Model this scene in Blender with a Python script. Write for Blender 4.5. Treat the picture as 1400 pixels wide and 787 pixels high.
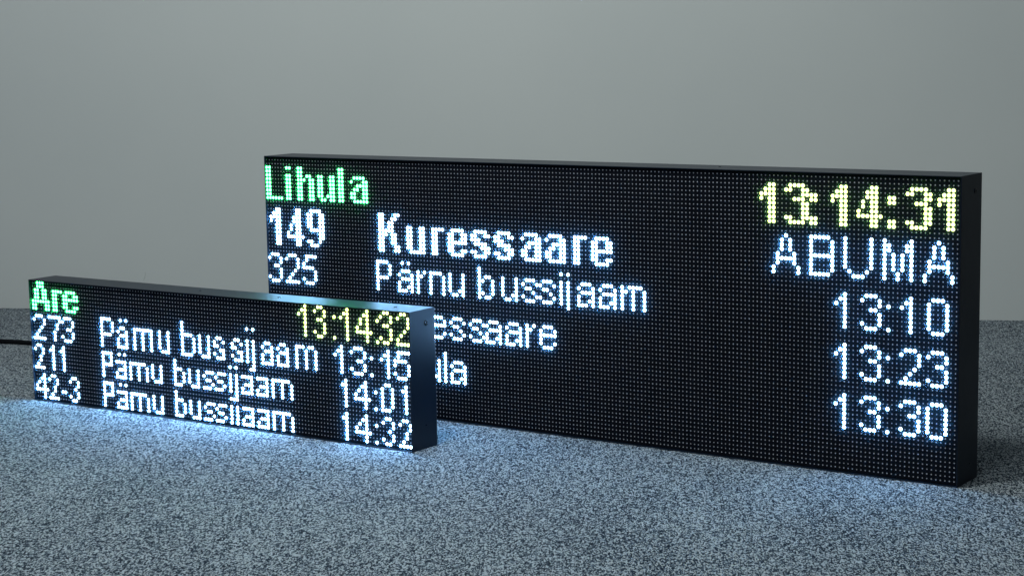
import bpy, bmesh, math, random
from mathutils import Vector, Matrix
random.seed(7)
for o in list(bpy.data.objects): bpy.data.objects.remove(o)
SC = bpy.context.scene
C = SC.collection

# ------------------------------------------------------------------ camera
CX, CY, CZ = 1.6544, -1.7887, 0.4708
YAW, PITCH, ROLL = -0.61396, -0.13465, -0.01767
fw = Vector((math.sin(YAW)*math.cos(PITCH), math.cos(YAW)*math.cos(PITCH), math.sin(PITCH)))
rt = Vector((math.cos(YAW), -math.sin(YAW), 0))
up = rt.cross(fw)
rr = rt*math.cos(ROLL) + up*math.sin(ROLL)
uu = -rt*math.sin(ROLL) + up*math.cos(ROLL)
cam = bpy.data.cameras.new('camera')
cam.sensor_width = 36.0
cam.lens = 2495.6/1400*36
cam.clip_start = 0.05; cam.clip_end = 60
co = bpy.data.objects.new('camera', cam); C.objects.link(co)
m = Matrix.Identity(4)
for i, v in enumerate((rr, uu, -fw)):
    for j in range(3): m[j][i] = v[j]
m.translation = (CX, CY, CZ)
co.matrix_world = m
SC.camera = co
SC.render.resolution_x = 1024; SC.render.resolution_y = 575

# ------------------------------------------------------------------ light
W = bpy.data.worlds.new('World'); SC.world = W; W.use_nodes = True
bg = W.node_tree.nodes['Background']
bg.inputs['Color'].default_value = (0.62, 0.80, 1.0, 1)
bg.inputs['Strength'].default_value = 0.045

def area(name, loc, target, size, energy, col):
    l = bpy.data.lights.new(name, 'AREA'); l.shape = 'DISK'; l.size = size
    l.energy = energy; l.color = col
    o = bpy.data.objects.new(name, l); C.objects.link(o); o.location = loc
    d = Vector(target) - Vector(loc)
    o.rotation_euler = d.to_track_quat('-Z', 'Y').to_euler()
    return o
area('wall_fill', (0.45, -0.75, 1.6), (-0.02, 0.83, 0.42), 0.4, 17, (0.94, 1.0, 0.96))  # unseen fill light, added to brighten the middle of the wall
area('side_lamp', (-2.0, -1.2, 1.5), (0.4, 0.3, 0.2), 0.8, 7, (0.93, 0.97, 1.0))
area('front_fill', (0.9, -2.3, 1.9), (0.6, -0.8, 0.0), 1.0, 15, (0.92, 1.0, 0.98))  # added fill with no visible source, lifts the foreground carpet

SC.view_settings.view_transform = 'Standard'
SC.view_settings.look = 'None'
SC.view_settings.gamma = 1.0
SC.view_settings.exposure = 0.0
SC.view_settings.use_curve_mapping = False

# ------------------------------------------------------------------ materials
def mat(name, col, rough=0.5, metal=0.0, spec=0.5):
    mt = bpy.data.materials.new(name); mt.use_nodes = True
    b = mt.node_tree.nodes['Principled BSDF']
    b.inputs['Base Color'].default_value = (*col, 1)
    b.inputs['Roughness'].default_value = rough
    b.inputs['Metallic'].default_value = metal
    b.inputs['Specular IOR Level'].default_value = spec
    return mt, mt.node_tree, b

def N(nt, kind, **kw):
    n = nt.nodes.new(kind)
    for k, v in kw.items(): setattr(n, k, v)
    return n

def ramp(nt, stops, interp='LINEAR'):
    r = N(nt, 'ShaderNodeValToRGB'); r.color_ramp.interpolation = interp
    e = r.color_ramp.elements
    while len(e) < len(stops): e.new(0.5)
    for i, (p, c) in enumerate(stops):
        e[i].position = p; e[i].color = (*c, 1)
    return r

# powder-coated black sheet steel
M_CASE, nt, b = mat('black_powder_coat', (0.004, 0.011, 0.024), 0.44, 0.0, 0.28)
tc = N(nt, 'ShaderNodeTexCoord')
nz = N(nt, 'ShaderNodeTexNoise'); nz.inputs['Scale'].default_value = 900; nz.inputs['Detail'].default_value = 3
bp = N(nt, 'ShaderNodeBump'); bp.inputs['Strength'].default_value = 0.12; bp.inputs['Distance'].default_value = 0.0003
nz2 = N(nt, 'ShaderNodeTexNoise'); nz2.inputs['Scale'].default_value = 14; nz2.inputs['Detail'].default_value = 5
mr = N(nt, 'ShaderNodeMapRange'); mr.inputs['To Min'].default_value = 0.38; mr.inputs['To Max'].default_value = 0.46
nt.links.new(tc.outputs['Object'], nz.inputs['Vector']); nt.links.new(tc.outputs['Object'], nz2.inputs['Vector'])
nt.links.new(nz.outputs['Fac'], bp.inputs['Height']); nt.links.new(bp.outputs['Normal'], b.inputs['Normal'])
nt.links.new(nz2.outputs['Fac'], mr.inputs['Value']); nt.links.new(mr.outputs['Result'], b.inputs['Roughness'])

# matt black mask between the diodes
M_MASK, nt, b = mat('matt_black_mask', (0.005, 0.006, 0.009), 0.85, 0.0, 0.08)
tc = N(nt, 'ShaderNodeTexCoord')
nz = N(nt, 'ShaderNodeTexNoise'); nz.inputs['Scale'].default_value = 60; nz.inputs['Detail'].default_value = 4
r = ramp(nt, [(0.3, (0.002, 0.003, 0.006)), (0.7, (0.003, 0.004, 0.008))])
nt.links.new(tc.outputs['Object'], nz.inputs['Vector']); nt.links.new(nz.outputs['Fac'], r.inputs['Fac'])
nt.links.new(r.outputs['Color'], b.inputs['Base Color'])

M_LED, nt, b = mat('unlit_diode_lens', (0.42, 0.43, 0.50), 0.5, 0.0, 0.5)
M_SCREW, nt, b = mat('black_screw', (0.02, 0.022, 0.025), 0.25, 0.9)
M_HOLE, nt, b = mat('screw_recess', (0.003, 0.003, 0.004), 0.9)
M_CABLE, nt, b = mat('black_rubber', (0.004, 0.005, 0.007), 0.9, 0.0, 0.1)

M_FILM = bpy.data.materials.new('halo_scatter_film'); M_FILM.use_nodes = True  # made-up cover sheet, added to spread diode light into a halo
nt = M_FILM.node_tree; nt.nodes.remove(nt.nodes['Principled BSDF'])
tr = N(nt, 'ShaderNodeBsdfTransparent'); tl = N(nt, 'ShaderNodeBsdfTranslucent'); mx = N(nt, 'ShaderNodeMixShader')
tl.inputs['Color'].default_value = (0.2, 0.62, 1.0, 1); mx.inputs['Fac'].default_value = 0.030
nt.links.new(tr.outputs[0], mx.inputs[1]); nt.links.new(tl.outputs[0], mx.inputs[2])
nt.links.new(mx.outputs[0], nt.nodes['Material Output'].inputs['Surface'])

def glow(name, col, strength):
    mt = bpy.data.materials.new(name); mt.use_nodes = True
    nt = mt.node_tree; b = nt.nodes['Principled BSDF']
    b.inputs['Base Color'].default_value = (0.5, 0.5, 0.5, 1)
    b.inputs['Emission Color'].default_value = (*col, 1)
    b.inputs['Emission Strength'].default_value = strength
    return mt
LIT = {'white': glow('lit_white_diode', (0.27, 0.57, 1.0), 82.0),
       'green': glow('lit_green_diode', (0.030, 1.0, 0.13), 46.0),
       'yellow': glow('lit_yellow_diode', (0.80, 1.0, 0.12), 24.0)}
RING = {'white': glow('white_bloom_ring', (0.50, 0.76, 1.0), 1.1),  # faintly glowing rings, camera bloom put into emission colour
        'green': glow('green_bloom_ring', (0.06, 1.0, 0.42), 0.6),
        'yellow': glow('yellow_bloom_ring', (0.85, 1.0, 0.42), 0.60)}

# carpet
M_CARPET, nt, b = mat('grey_fleck_carpet', (0.1, 0.1, 0.12), 0.95, 0.0, 0.15)
tc = N(nt, 'ShaderNodeTexCoord')
m0 = N(nt, 'ShaderNodeMapping'); m0.inputs['Rotation'].default_value = (0, 0, math.radians(-31))
mp = N(nt, 'ShaderNodeMapping'); mp.inputs['Scale'].default_value = (1.0, 0.42, 1.0)
nt.links.new(tc.outputs['Object'], m0.inputs['Vector']); nt.links.new(m0.outputs['Vector'], mp.inputs['Vector'])
wn = N(nt, 'ShaderNodeTexNoise'); wn.inputs['Scale'].default_value = 260; wn.inputs['Detail'].default_value = 2
nt.links.new(mp.outputs['Vector'], wn.inputs['Vector'])
va = N(nt, 'ShaderNodeVectorMath', operation='MULTIPLY_ADD')
va.inputs[1].default_value = (0.0012, 0.0012, 0.0)
nt.links.new(wn.outputs['Color'], va.inputs[0]); nt.links.new(mp.outputs['Vector'], va.inputs[2])
vo = N(nt, 'ShaderNodeTexVoronoi'); vo.inputs['Scale'].default_value = 780
nt.links.new(va.outputs['Vector'], vo.inputs['Vector'])
sp = N(nt, 'ShaderNodeSeparateColor'); nt.links.new(vo.outputs['Color'], sp.inputs['Color'])
n1 = N(nt, 'ShaderNodeTexNoise'); n1.inputs['Scale'].default_value = 1200; n1.inputs['Detail'].default_value = 3; n1.inputs['Roughness'].default_value = 0.7
nt.links.new(mp.outputs['Vector'], n1.inputs['Vector'])
n2 = N(nt, 'ShaderNodeTexNoise'); n2.inputs['Scale'].default_value = 9; n2.inputs['Detail'].default_value = 4
nt.links.new(mp.outputs['Vector'], n2.inputs['Vector'])
ma = N(nt, 'ShaderNodeMath', operation='MULTIPLY'); ma.inputs[1].default_value = 0.55
nt.links.new(sp.outputs['Red'], ma.inputs[0])
mb = N(nt, 'ShaderNodeMath', operation='MULTIPLY_ADD'); mb.inputs[1].default_value = 0.75
nt.links.new(n1.outputs['Fac'], mb.inputs[0]); nt.links.new(ma.outputs[0], mb.inputs[2])
mc = N(nt, 'ShaderNodeMath', operation='MULTIPLY_ADD'); mc.inputs[1].default_value = 0.16
nt.links.new(n2.outputs['Fac'], mc.inputs[0]); nt.links.new(mb.outputs[0], mc.inputs[2])
r = ramp(nt, [(0.47, (0.005, 0.011, 0.025)), (0.62, (0.040, 0.060, 0.086)), (0.75, (0.180, 0.228, 0.272)), (0.90, (0.58, 0.65, 0.70))])
nt.links.new(mc.outputs[0], r.inputs['Fac']); nt.links.new(r.outputs['Color'], b.inputs['Base Color'])
bp = N(nt, 'ShaderNodeBump'); bp.inputs['Strength'].default_value = 0.9; bp.inputs['Distance'].default_value = 0.0022
md = N(nt, 'ShaderNodeMath', operation='MULTIPLY_ADD'); md.inputs[1].default_value = -1.0
nt.links.new(vo.outputs['Distance'], md.inputs[0]); nt.links.new(n1.outputs['Fac'], md.inputs[2])
nt.links.new(md.outputs[0], bp.inputs['Height']); nt.links.new(bp.outputs['Normal'], b.inputs['Normal'])

# painted wall
M_WALL, nt, b = mat('grey_wall_paint', (0.45, 0.46, 0.44), 0.6, 0.0, 0.3)
tc = N(nt, 'ShaderNodeTexCoord')
n1 = N(nt, 'ShaderNodeTexNoise'); n1.inputs['Scale'].default_value = 2.2; n1.inputs['Detail'].default_value = 6
nt.links.new(tc.outputs['Object'], n1.inputs['Vector'])
r = ramp(nt, [(0.3, (0.56, 0.595, 0.60)), (0.7, (0.60, 0.63, 0.63))])
nt.links.new(n1.outputs['Fac'], r.inputs['Fac']); nt.links.new(r.outputs['Color'], b.inputs['Base Color'])
n3 = N(nt, 'ShaderNodeTexNoise'); n3.inputs['Scale'].default_value = 160; n3.inputs['Detail'].default_value = 4
nt.links.new(tc.outputs['Object'], n3.inputs['Vector'])
bp = N(nt, 'ShaderNodeBump'); bp.inputs['Strength'].default_value = 0.10; bp.inputs['Distance'].default_value = 0.001
nt.links.new(n3.outputs['Fac'], bp.inputs['Height']); nt.links.new(bp.outputs['Normal'], b.inputs['Normal'])
M_SCUFF, nt, b = mat('wall_scuff', (0.46, 0.48, 0.49), 0.8)

# ------------------------------------------------------------------ helpers
def mesh_obj(name, verts, faces, material, parent=None, smooth=False):
    me = bpy.data.meshes.new(name); me.from_pydata(verts, [], faces); me.update()
    me.materials.append(material)
    if smooth:
        me.polygons.foreach_set('use_smooth', [True]*len(me.polygons))
    o = bpy.data.objects.new(name, me); C.objects.link(o)
    if parent: o.parent = parent
    return o

def empty(name, loc=(0, 0, 0), rz=0.0, parent=None):
    o = bpy.data.objects.new(name, None); C.objects.link(o)
    o.location = loc; o.rotation_euler = (0, 0, rz); o.empty_display_size = 0.05
    if parent: o.parent = parent
    return o

def bm_obj(name, bm, material, parent=None, smooth=False):
    me = bpy.data.meshes.new(name); bm.to_mesh(me); bm.free(); me.materials.append(material)
    if smooth: me.polygons.foreach_set('use_smooth', [True]*len(me.polygons))
    o = bpy.data.objects.new(name, me); C.objects.link(o)
    if parent: o.parent = parent
    return o

# ------------------------------------------------------------------ setting
WA = math.atan2(0.705+0.0, 1.594)            # direction of the wall's foot, see wall points below
WP0 = Vector((-1.03, 0.386, 0)); WP1 = Vector((0.566, 1.09, 0))
wd = (WP1-WP0).normalized(); wn_ = Vector((wd.y, -wd.x, 0))      # normal towards the room
A = WP0 - wd*1.6; B_ = WP1 + wd*2.2
t = 0.12
fl = mesh_obj('floor', [(A.x, A.y, 0), (B_.x, B_.y, 0), (B_.x+wn_.x*5, B_.y+wn_.y*5, 0), (A.x+wn_.x*5, A.y+wn_.y*5, 0)], [(0, 3, 2, 1)], M_CARPET)
fl['kind'] = 'structure'
H = 2.7
vs = []
for z in (-0.02, H):
    for p in (A, B_, B_-wn_*t, A-wn_*t): vs.append((p.x, p.y, z))
wall = mesh_obj('wall', vs, [(0, 1, 5, 4), (1, 2, 6, 5), (2, 3, 7, 6), (3, 0, 4, 7), (4, 5, 6, 7), (3, 2, 1, 0)], M_WALL)
wall['kind'] = 'structure'

def tube(name, pts, rad, material, parent=None, seg=10, radii=None):
    vs, fs = [], []
    n = len(pts)
    for i, p in enumerate(pts):
        p = Vector(p)
        d = (Vector(pts[min(i+1, n-1)]) - Vector(pts[max(i-1, 0)])).normalized()
        s = d.cross(Vector((0, 0, 1)))
        if s.length < 1e-4: s = Vector((1, 0, 0))
        s.normalize(); u = s.cross(d)
        r_ = radii[i] if radii else rad
        for k in range(seg):
            a = 2*math.pi*k/seg
            vs.append(tuple(p + s*(math.cos(a)*r_) + u*(math.sin(a)*r_)))
    for i in range(n-1):
        for k in range(seg):
            fs.append((i*seg+k, i*seg+(k+1) % seg, (i+1)*seg+(k+1) % seg, (i+1)*seg+k))
    fs.append(tuple(range(seg))[::-1]); fs.append(tuple((n-1)*seg+k for k in range(seg)))
    return mesh_obj(name, vs, fs, material, parent, True)

def ray(px, py):
    return (fw_ := (uu*((393.5-py)/2495.6) + rr*((px-700)/2495.6) + fw)).normalized()
def on_wall(px, py, off=0.0):
    d = ray(px, py); c = Vector((CX, CY, CZ))
    s = (WP0 - c).dot(wn_)/d.dot(wn_)
    return c + d*s + wn_*off

# small scuff on the paint above the short display
sc = tube('scuff_mark', [on_wall(x, y, 0.0002) for x, y in ((199.3, 371), (199, 374), (198.6, 376), (197.6, 380), (196, 383))], 0.0006, M_SCUFF, wall, 6,
          [0.0001, 0.0003, 0.0004, 0.0005, 0.0002])

# ------------------------------------------------------------------ display letters (columns x rows of diodes)
def G(s): return s.strip().split('/')
BOLD = {  # two diodes thick
 'L': G('XX..../XX..../XX..../XX..../XX..../XX..../XX..../XX..../XXXXXX'),
 'i': G('XX/../XX/XX/XX/XX/XX/XX/XX'),
 'h': G('XX..../XX..../XX.XX./XXX.XX/XX..XX/XX..XX/XX..XX/XX..XX/XX..XX'),
 'l': G('XX/XX/XX/XX/XX/XX/XX/XX/XX'),
 'u7': G('XX..XX/XX..XX/XX..XX/XX..XX/XX..XX/XX.XXX/.XX.XX'),
 'u': G('XX..XX/XX..XX/XX..XX/XX..XX/XX..XX/XX..XX/.XXXXX'),
 'a': G('.XXXX./X...XX/..XXXX/.XX.XX/XX..XX/XX..XX/.XXXXX'),
 'r': G('XXXX/XX../XX../XX../XX../XX../XX..'),
 'e': G('.XXXX./XX..XX/XX..XX/XXXXXX/XX..../XX..XX/.XXXX.'),
 's': G('.XXXX./XX..XX/XXX.../.XXXX./...XXX/XX..XX/.XXXX.'),
 'K': G('XX...XX/XX..XX./XX.XX../XX.XX../XXXXX../XXX.XX./XX..XX./XX..XX./XX...XX/XX...XX'),
 '1x': G('..XX/.XXX/XXXX/X.XX/..XX/..XX/..XX/..XX/..XX/..XX'),
 '4x': G('...XX./...XX./..XXX./..XXX./.X.XX./.X.XX./X..XX./XXXXXX/...XX./...XX.'),
 '9x': G('.XXXX./XX..XX/XX..XX/XX..XX/XX..XX/.XXXXX/....XX/....XX/XX..X./.XXX..'),
 '1': G('..XX/.XXX/XXXX/X.XX/..XX/..XX/..XX/..XX/..XX'),
 '3': G('.XXXX./XX..XX/....XX/..XXX./....XX/....XX/....XX/XX..XX/.XXXX.'),
 '4': G('...XX./..XXX./..XXX./.X.XX./.X.XX./X..XX./XXXXXX/...XX./...XX.'),
 ':': G('../../XX/XX/../../../XX/XX'),
 'A6': G('..XXX../..XXX../.XX.XX./.XX.XX./.XX.XX./XXXXXXX/XX...XX/XX...XX'),
 'r6': G('XXXX/XX../XX../XX../XX../XX..'),
 'e6': G('.XXXX./XX..XX/XXXXXX/XX..../XX..XX/.XXXX.'),
}
THIN = {
 '0': G('.XXX./X...X/X...X/X...X/X...X/X...X/X...X/.XXX.'),
 '1': G('..X/.XX/X.X/..X/..X/..X/..X/..X'),
 '2': G('.XXX./X...X/....X/....X/...X./..X../.X.../XXXXX'),
 '3': G('.XXX./X...X/....X/..XX./....X/....X/X...X/.XXX.'),
 '3b': G('.XXX./X...X/....X/..XX./....X/....X/....X/.XXX.'),
 '5': G('.XXXX/.X.../X..../XXXX./....X/....X/X...X/.XXX.'),
 ':': G('././X/././././X'),
 'A': G('...X.../..X.X../..X.X../..X.X../.X...X./.XXXXX./.X...X./X.....X/X.....X'),
 'B': G('XXXXX./X....X/X....X/X....X/XXXXXX/X....X/X....X/X....X/XXXXX.'),
 'U': G('X.....X/X.....X/X.....X/X.....X/X.....X/X.....X/X.....X/.X...X./..XXX..'),
 'M': G('X.....X/XX...XX/XX...XX/X.X.X.X/X.X.X.X/X.X.X.X/X.X.X.X/X..X..X/X..X..X'),
 'P': G('XXXX./X...X/X...X/X...X/XXXX./X..../X..../X....'),
 'ä': G('.X.X./...../.XXX./X...X/.XXXX/X...X/X..XX/XXX.X'),
 'a': G('...../...../.XXX./X...X/.XXXX/X...X/X..XX/XXX.X'),
 'r': G('.../.../X.X/XX./X../X../X../X..'),
 'n': G('...../...../XXXX./X...X/X...X/X...X/X...X/X...X'),
 'u': G('...../...../X...X/X...X/X...X/X...X/X..XX/.XX.X'),
 'b': G('X..../X..../X.XX./XX..X/X...X/X...X/XX..X/X.XX.'),
 's': G('...../...../.XXX./X...X/.XX../...X./X...X/.XXX.'),
 'i': G('X/./X/X/X/X/X/X'),
 'j': G('X/./X/X/X/X/X/X/X'),
 'm': G('......./......./X.XXXX./XX.X..X/X..X..X/X..X..X/X..X..X/X..X..X'),
 'e': G('...../...../.XXX./X...X/XXXXX/X..../X...X/.XXX.'),
 'l': G('X/X/X/X/X/X/X/X'),
 'K': G('X...X/X..X./X.X../XX.../XX.../X.X../X..X./X...X'),
 'L': G('X..../X..../X..../X..../X..../X..../X..../XXXXX'),
 'h': G('X..../X..../X.XX./XX..X/X...X/X...X/X...X/X...X'),
}
SEV = {   # the seven-row letters of the short display
 '2w': G('.XXX./X...X/....X/...X./..X../.X.../XXXXX'),
 '7': G('XXXXX/....X/...X./...X./..X../..X../..X..'),
 '3w': G('.XXX./X...X/....X/..XX./....X/X...X/.XXX.'),
 '2': G('.XX./X..X/...X/..X./..X./.X../XXXX'),
 '1': G('.X/XX/.X/.X/.X/.X/.X'),
 '1w': G('..X/.XX/X.X/..X/..X/..X/..X'),
 '5': G('.XXXX/.X.../XXXX./X...X/....X/X...X/.XXX.'),
 '4': G('...X./..XX./.X.X./X..X./XXXXX/...X./...X.'),
 '-': G('../../../../XX'),
 '3': G('.XX./X..X/...X/..X./...X/X..X/.XX.'),
 ':': G('././X/./././X'),
 '0': G('.XX./X..X/X..X/X..X/X..X/X..X/XXX.'),
 'P': G('XXXX/X..X/X..X/XXXX/X.../X.../X...'),
 'ä': G('.X.X/..../XXXX/...X/.XXX/X..X/XXXX'),
 'a': G('..../..../XXXX/...X/.XXX/X..X/XXXX'),
 'r': G('.../.../XXX/X../X../X../X..'),
 'n': G('..../..../XXX./X..X/X..X/X..X/X..X'),
 'u': G('..../..../X..X/X..X/X..X/X..X/.XXX'),
 'b': G('X.../X.../XXX./X..X/X..X/X..X/XXX.'),
 's': G('..../..../.XXX/X.../.XX./...X/XXX.'),
 'i': G('X/./X/X/X/X/X'),
 'j': G('..X/.../..X/..X/..X/..X/..X/..X/XXX'),
 'm': G('......./......./XXXXXX./X..X..X/X..X..X/X..X..X/X..X..X'),
}
EIG = {   # the eight-row letters of the short display
 'P': THIN['P'],
 'ä': G('.X.X/..../.XX./X..X/.XXX/X..X/X..X/XXXX'),
 'a': G('..../..../.XX./X..X/.XXX/X..X/X..X/XXXX'),
 'r': G('.../.../XXX/X../X../X../X../X..'),
 'n': G('..../..../XXXX/X..X/X..X/X..X/X..X/X..X'),
 'u': G('..../..../X..X/X..X/X..X/X..X/X..X/.XXX'),
 'b': G('X..../X..../X..../XXXX./X...X/X...X/X...X/X...X/XXXX.'),
 's': G('..../..../.XX./X..X/XX../..XX/X..X/.XXX'),
 'i': G('X/././X/X/X/X/X/X'),
 'j': G('.X/../../.X/.X/.X/.X/.X/.X/.X/XX'),
 'm': G('......./......./XXX.XX./X..X..X/X..X..X/X..X..X/X..X..X/X..X..X'),
 '1': G('..X/.XX/X.X/..X/..X/..X/..X/..X'),
 '3': G('.XX./X..X/...X/.XX./...X/...X/X..X/.XX.'),
 ':': G('././X/././././X'),
 '4': G('...X./..XX./.X.X./.X.X./X..X./XXXXX/...X./...X.'),
 '2': G('.XX./X..X/...X/...X/..X./.X../X.../XXXX'),
}
# (what the line reads, colour, row of its top, letters as (glyph, column, extra row))
BIG_LINES = [
 ('green line reading "Lihula"', 'green', 2, [(BOLD['L'],0,0),(BOLD['i'],7,0),(BOLD['h'],11,0),(BOLD['u7'],18,2),(BOLD['l'],25,0),(BOLD['a'],29,2)]),
 ('yellow clock reading "13:14:31"', 'yellow', 2, [(BOLD['1'],146,0),(BOLD['3'],152,0),(BOLD[':'],158,0),(BOLD['1'],163,0),(BOLD['4'],169,0),(BOLD[':'],176,0),(BOLD['3'],180,0),(BOLD['1'],187,0)]),
 ('thick white number "149"', 'white', 13, [(BOLD['1x'],1,0),(BOLD['4x'],7,0),(BOLD['9x'],14,0)]),
 ('thick white line reading "Kuressaare"', 'white', 13, [(BOLD['K'],38,0),(BOLD['u'],47,3),(BOLD['r'],55,3),(BOLD['e'],60,3),(BOLD['s'],67,3),(BOLD['s'],74,3),(BOLD['a'],82,3),(BOLD['a'],89,3),(BOLD['r'],97,3),(BOLD['e'],102,3)]),
 ('white line reading "ABUMA"', 'white', 13, [(THIN['A'],149,0),(THIN['B'],158,0),(THIN['U'],166,0),(THIN['M'],175,0),(THIN['A'],184,0)]),
 ('thin white number "325"', 'white', 25, [(THIN['3'],0,0),(THIN['2'],6,0),(THIN['5'],12,0)]),
 ('thin white line reading "Pärnu bussijaam"', 'white', 25, [(THIN['P'],37,0),(THIN['ä'],44,0),(THIN['r'],50,0),(THIN['n'],54,0),(THIN['u'],60,0),(THIN['b'],69,0),(THIN['u'],76,0),(THIN['s'],82,0),(THIN['s'],87,0),(THIN['i'],93,0),(THIN['j'],95,0),(THIN['a'],98,0),(THIN['a'],104,0),(THIN['m'],110,0)]),
 ('white time "13:10"', 'white', 25, [(THIN['1'],164,0),(THIN['3'],170,0),(THIN[':'],176,0),(THIN['1'],179,0),(THIN['0'],185,0)]),
 ('thin white line ending in "essaare"', 'white', 36, [(THIN['K'],37,0),(THIN['u'],43,0),(THIN['r'],49,0),(THIN['e'],54,0),(THIN['s'],60,0),(THIN['s'],66,0),(THIN['a'],71,0),(THIN['a'],77,0),(THIN['r'],83,0),(THIN['e'],87,0)]),
 ('white time "13:23"', 'white', 36, [(THIN['1'],164,0),(THIN['3'],170,0),(THIN[':'],176,0),(THIN['2'],179,0),(THIN['3'],185,0)]),
 ('thin white line ending in "ula"', 'white', 47, [(THIN['L'],37,0),(THIN['i'],43,0),(THIN['h'],45,0),(THIN['u'],52,0),(THIN['l'],58,0),(THIN['a'],60,0)]),
 ('white time "13:30"', 'white', 47, [(THIN['1'],164,0),(THIN['3'],170,0),(THIN[':'],176,0),(THIN['3'],179,0),(THIN['0'],185,0)]),
]
def buss(F, c, row, lab):
    return (lab, 'white', row, [(F['P'],c[0],0),(F['ä'],c[1],0),(F['r'],c[2],0),(F['n'],c[3],0),(F['u'],c[4],0),(F['b'],c[5],c[13] if len(c)>13 else 0),(F['u'],c[6],0),(F['s'],c[7],0),(F['s'],c[8],0),(F['i'],c[9],c[13] if len(c)>13 else 0),(F['j'],c[10],c[13] if len(c)>13 else 0),(F['a'],c[11],0),(F['a'],c[12],0),(F['m'],c[14] if len(c)>14 else c[12]+5,0)])
SMALL_LINES = [
 ('green line reading "Are"', 'green', 0, [(BOLD['A6'],0,0),(BOLD['r6'],8,2),(BOLD['e6'],12,2)]),
 ('yellow clock reading "13:14:32"', 'yellow', 0, [(EIG['1'],94,0),(EIG['3'],99,0),(EIG[':'],105,0),(EIG['1'],107,0),(EIG['4'],112,0),(EIG[':'],118,0),(EIG['3'],119,0),(EIG['2'],124,0)]),
 ('white number "273"', 'white', 9, [(SEV['2w'],0,0),(SEV['7'],6,0),(SEV['3w'],11,0)]),
 buss(EIG, [26,32,38,41,47,55,61,66,72,77,78,82,87,-1,93], 8, 'tall white line reading "Pärnu bussijaam"'),
 ('white time "13:15"', 'white', 9, [(SEV['1w'],105,0),(SEV['3w'],110,0),(SEV[':'],116,0),(SEV['1w'],119,0),(SEV['5'],123,0)]),
 ('white number "211"', 'white', 17, [(SEV['2'],0,0),(SEV['1'],6,0),(SEV['1'],10,0)]),
 buss(SEV, [26,31,36,39,44,52,57,62,66,71,71,75,80], 17, 'middle white line reading "Pärnu bussijaam"'),
 ('white time "14:01"', 'white', 17, [(SEV['1'],107,0),(SEV['4'],111,0),(SEV[':'],117,0),(SEV['0'],119,0),(SEV['1'],125,0)]),
 ('white number "42-3"', 'white', 25, [(SEV['4'],0,0),(SEV['2'],5,0),(SEV['-'],10,0),(SEV['3'],13,0)]),
 buss(SEV, [26,31,36,39,44,52,57,62,66,71,71,75,80], 25, 'bottom white line reading "Pärnu bussijaam"'),
 ('white time "14:32"', 'white', 25, [(SEV['1'],107,0),(SEV['4'],111,0),(SEV[':'],117,0),(SEV['3'],119,0),(SEV['2'],124,0)]),
]

# ------------------------------------------------------------------ display builder
PIT = 0.005
FRONT = 0.0030
def dome(verts, faces, x, z, r, h, y0, seg=8):
    """one diode lens: a low dome pointing to -y"""
    i0 = len(verts)
    for rad, yy in ((r, 0.0), (r*0.92, h*0.45), (r*0.5, h*0.93)):
        for k in range(seg):
            a = 2*math.pi*(k+0.5)/seg
            verts.append((x+math.cos(a)*rad, y0-yy, z+math.sin(a)*rad))
    verts.append((x, y0-h, z)); top = i0+3*seg
    for ring in (0, 1):
        for k in range(seg):
            a, b_ = i0+ring*seg+k, i0+ring*seg+(k+1) % seg
            faces.append((a, b_, b_+seg, a+seg))
    for k in range(seg):
        faces.append((i0+2*seg+k, i0+2*seg+(k+1) % seg, top))

R_LIT, H_LIT, R_BLOOM = 0.00165, 0.0011, 0.00245  # lit domes oversized beside the unlit ones, imitating camera bloom
R_OFF, H_OFF = 0.00078, 0.0002

def rounded_case(x0, x1, z0, z1, D, rb=0.0035, wall_t=0.0013, rec=0.0012, pitch=PIT):
    bm = bmesh.new()
    vs = [bm.verts.new(p) for p in ((x0,0,z0),(x1,0,z0),(x1,D,z0),(x0,D,z0),(x0,0,z1),(x1,0,z1),(x1,D,z1),(x0,D,z1))]
    f = [bm.faces.new([vs[i] for i in q]) for q in ((0,1,5,4),(1,2,6,5),(2,3,7,6),(3,0,4,7),(4,5,6,7),(3,2,1,0))]
    front = f[0]
    bm.edges.ensure_lookup_table()
    back = [e for e in bm.edges if all(abs(v.co.y-D) < 1e-6 for v in e.verts)]
    bmesh.ops.bevel(bm, geom=back+[v for v in vs if abs(v.co.y-D) < 1e-6], offset=rb, segments=4, affect='EDGES', profile=0.5)
    front = min(bm.faces, key=lambda q: q.calc_center_median().y)
    bmesh.ops.inset_region(bm, faces=[front], thickness=wall_t)
    front = [q for q in bm.faces if abs(q.calc_center_median().y) < 1e-7 and q.calc_area() > (x1-x0)*(z1-z0)*0.9][0]
    rim = [e for e in bm.edges if all(abs(v.co.y) < 1e-7 for v in e.verts) and not (e in front.edges)
           and (all(abs(v.co.x-x0) < 1e-7 for v in e.verts) or all(abs(v.co.x-x1) < 1e-7 for v in e.verts) or all(abs(v.co.z-z0) < 1e-7 for v in e.verts) or all(abs(v.co.z-z1) < 1e-7 for v in e.verts))]
    r_ = bmesh.ops.extrude_face_region(bm, geom=[front])
    nv = [g for g in r_['geom'] if isinstance(g, bmesh.types.BMVert)]
    for v in nv: v.co.y += rec
    if front.is_valid: bmesh.ops.delete(bm, geom=[front], context='FACES')
    long_ = [e for e in bm.edges if e.is_valid and abs(e.verts[0].co.y-e.verts[1].co.y) > D*0.5]
    bmesh.ops.bevel(bm, geom=[e for e in rim if e.is_valid]+long_, offset=0.0005, segments=2, affect='EDGES', profile=0.5)
    bmesh.ops.recalc_face_normals(bm, faces=bm.faces)
    return bm

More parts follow.
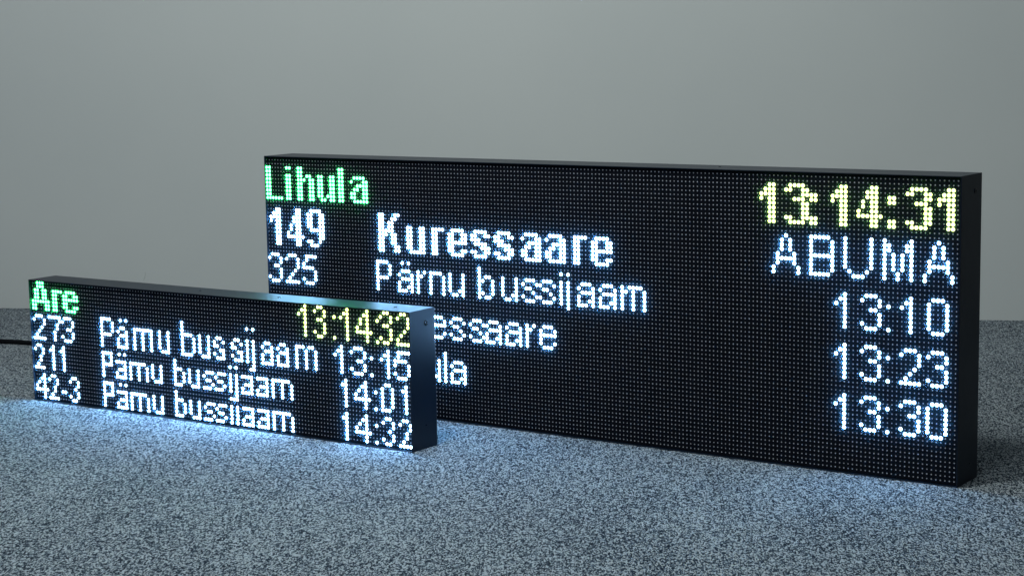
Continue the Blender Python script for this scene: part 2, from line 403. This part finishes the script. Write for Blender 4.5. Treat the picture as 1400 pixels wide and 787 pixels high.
def disc_part(name, c, n, r, h, material, parent, inner=None):
    """button with a socket: flat dome on a face with outward normal n"""
    n = Vector(n); s = n.orthogonal().normalized(); u = n.cross(s); c = Vector(c)
    seg = 20; vs = []; fs = []
    prof = [(r, 0.0), (r*0.97, h*0.6), (r*0.8, h), (r*0.55, h), (r*0.5, h*0.25)]
    for rad, hh in prof:
        for k in range(seg):
            a = 2*math.pi*k/seg
            vs.append(tuple(c + s*(math.cos(a)*rad) + u*(math.sin(a)*rad) + n*hh))
    for i in range(len(prof)-1):
        for k in range(seg): fs.append((i*seg+k, i*seg+(k+1) % seg, (i+1)*seg+(k+1) % seg, (i+1)*seg+k))
    o = mesh_obj(name, vs, fs, material, parent, True)
    if inner:
        v2 = [tuple(c + s*(math.cos(2*math.pi*k/12)*r*0.52) + u*(math.sin(2*math.pi*k/12)*r*0.52) + n*h*0.3) for k in range(12)]
        mesh_obj('socket', v2, [tuple(range(12))], inner, o)
    return o

def display(name, label, loc, rz, cols, rows, lines, D, ml, mr, mb, mtop, screws):
    root = empty(name, loc, rz); root['label'] = label; root['category'] = 'LED display'
    z0 = mb*PIT                       # height of the lowest diode row
    x0, x1 = -ml*PIT, (cols-1+mr)*PIT
    z1 = z0+(rows-1+mtop)*PIT
    bm = rounded_case(x0, x1, 0.0, z1, D)
    for v in bm.verts:
        if v.co.y < 0.0009: v.co.y -= FRONT
    case = bm_obj('cabinet', bm, M_CASE, root)
    # mask plate inside the rim
    t_ = 0.00135; yb, yf = 0.0011, 0.0003
    v = [(x0+t_,yf,t_),(x1-t_,yf,t_),(x1-t_,yf,z1-t_),(x0+t_,yf,z1-t_),(x0+t_,yb,t_),(x1-t_,yb,t_),(x1-t_,yb,z1-t_),(x0+t_,yb,z1-t_)]
    mesh_obj('face_mask', v, [(0,1,2,3),(4,7,6,5),(0,4,5,1),(1,5,6,2),(2,6,7,3),(3,7,4,0)], M_MASK, root)
    yc = -0.0026                     # added film just inside the rim, scatters diode light into halos
    mesh_obj('halo_film', [(x0+t_,yc,t_),(x1-t_,yc,t_),(x1-t_,yc,z1-t_),(x0+t_,yc,z1-t_)], [(0,1,2,3)], M_FILM, root)
    lit = {}
    for lab, colr, r0, glyphs in lines:
        line = empty('text_line', (0, 0, 0), 0, root); line['label'] = lab
        for g, c0, dr in glyphs:
            V, F, MI = [], [], []
            for i, row in enumerate(g):
                for j, ch in enumerate(row):
                    if ch != 'X': continue
                    c, r_ = c0+j, r0+dr+i
                    if r_ >= rows or c >= cols or (c, r_) in lit: continue
                    lit[(c, r_)] = 1
                    x_, z_ = c*PIT, z0+(rows-1-r_)*PIT
                    dome(V, F, x_, z_, R_LIT, H_LIT, yf)
                    MI += [0]*(len(F)-len(MI))
                    i0 = len(V)                      # emissive ring painting the bloom round a lit diode
                    for rad, yy in ((R_BLOOM, 0.00005), (R_BLOOM*0.93, 0.0003), (R_LIT*0.95, 0.00045)):
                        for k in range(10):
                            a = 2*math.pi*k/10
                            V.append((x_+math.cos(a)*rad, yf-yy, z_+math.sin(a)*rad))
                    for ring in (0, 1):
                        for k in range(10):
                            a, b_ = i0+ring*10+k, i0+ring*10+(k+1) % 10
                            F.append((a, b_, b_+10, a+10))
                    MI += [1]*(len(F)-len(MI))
            if V:
                o = mesh_obj('character', V, F, LIT[colr], line, True)
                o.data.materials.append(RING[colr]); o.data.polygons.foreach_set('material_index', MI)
    V, F = [], []
    for c in range(cols):
        for r_ in range(rows):
            if (c, r_) in lit: continue
            j = 1+random.uniform(-.10, .10)
            dome(V, F, c*PIT+random.uniform(-.00006, .00006), z0+(rows-1-r_)*PIT+random.uniform(-.00006, .00006), R_OFF*j, H_OFF, yf, 6)
    o = mesh_obj('unlit_diode', V, F, M_LED, root, True); o['kind'] = 'stuff'
    for face, a, b_, rad in screws:
        if face == 'side': disc_part('side_screw', (x1, a*D, b_*z1), (1, 0, 0), rad, 0.0007, M_SCREW, root, M_HOLE)
        else: disc_part('top_screw', (x0+a*(x1-x0), b_*D, z1), (0, 0, 1), rad, 0.0005, M_SCREW, root, M_HOLE)
    return root

display('led_display', 'long tall black LED departure board, standing behind, showing 13:14:31 in yellow', (0, 0, 0), 0.0, 192, 64, BIG_LINES, 0.0565,
        0.33, 0.93, 1.05, 1.05,
        [('side', 0.62, 0.945, 0.0026), ('side', 0.55, 0.06, 0.0009), ('top', 0.69, 0.55, 0.0016)])
display('led_display', 'short low black LED board in front at left, showing "Are" in green', (-0.2744, -0.1711, 0), 0.01407, 128, 32, SMALL_LINES, 0.0478,
        0.85, 0.90, 1.1, 0.75,
        [('side', 0.60, 0.90, 0.0034), ('side', 0.50, 0.17, 0.0008), ('top', 0.94, 0.45, 0.0024), ('top', 0.66, 0.45, 0.0024), ('top', 0.455, 0.45, 0.0014)])

# ------------------------------------------------------------------ power cable of the short display
def on_floor(px, py, h):
    d = ray(px, py); c = Vector((CX, CY, CZ)); s = (h-CZ)/d.z
    return c+d*s
pts = [on_floor(x, y, 0.004) for x, y in ((-150, 458), (-90, 460.5), (-40, 463), (0, 466), (20, 467), (42, 468.5), (75, 470), (120, 474), (150, 482))]
def catmull(P, n=8):
    out = []
    P = [P[0]]+P+[P[-1]]
    for i in range(1, len(P)-2):
        for k in range(n):
            t_ = k/n
            a, b_, c, d = P[i-1], P[i], P[i+1], P[i+2]
            out.append(0.5*((2*b_)+(c-a)*t_+(2*a-5*b_+4*c-d)*t_*t_+(3*b_-a-3*c+d)*t_**3))
    out.append(P[-2]); return out
end = Vector((-0.2744+0.18, -0.1711+0.0478+0.004, 0.03))
cb = tube('power_cable', catmull(pts+[end]), 0.0036, M_CABLE, None, 12)
cb['label'] = 'black power cable lying on the carpet left of the short display'; cb['category'] = 'cable'
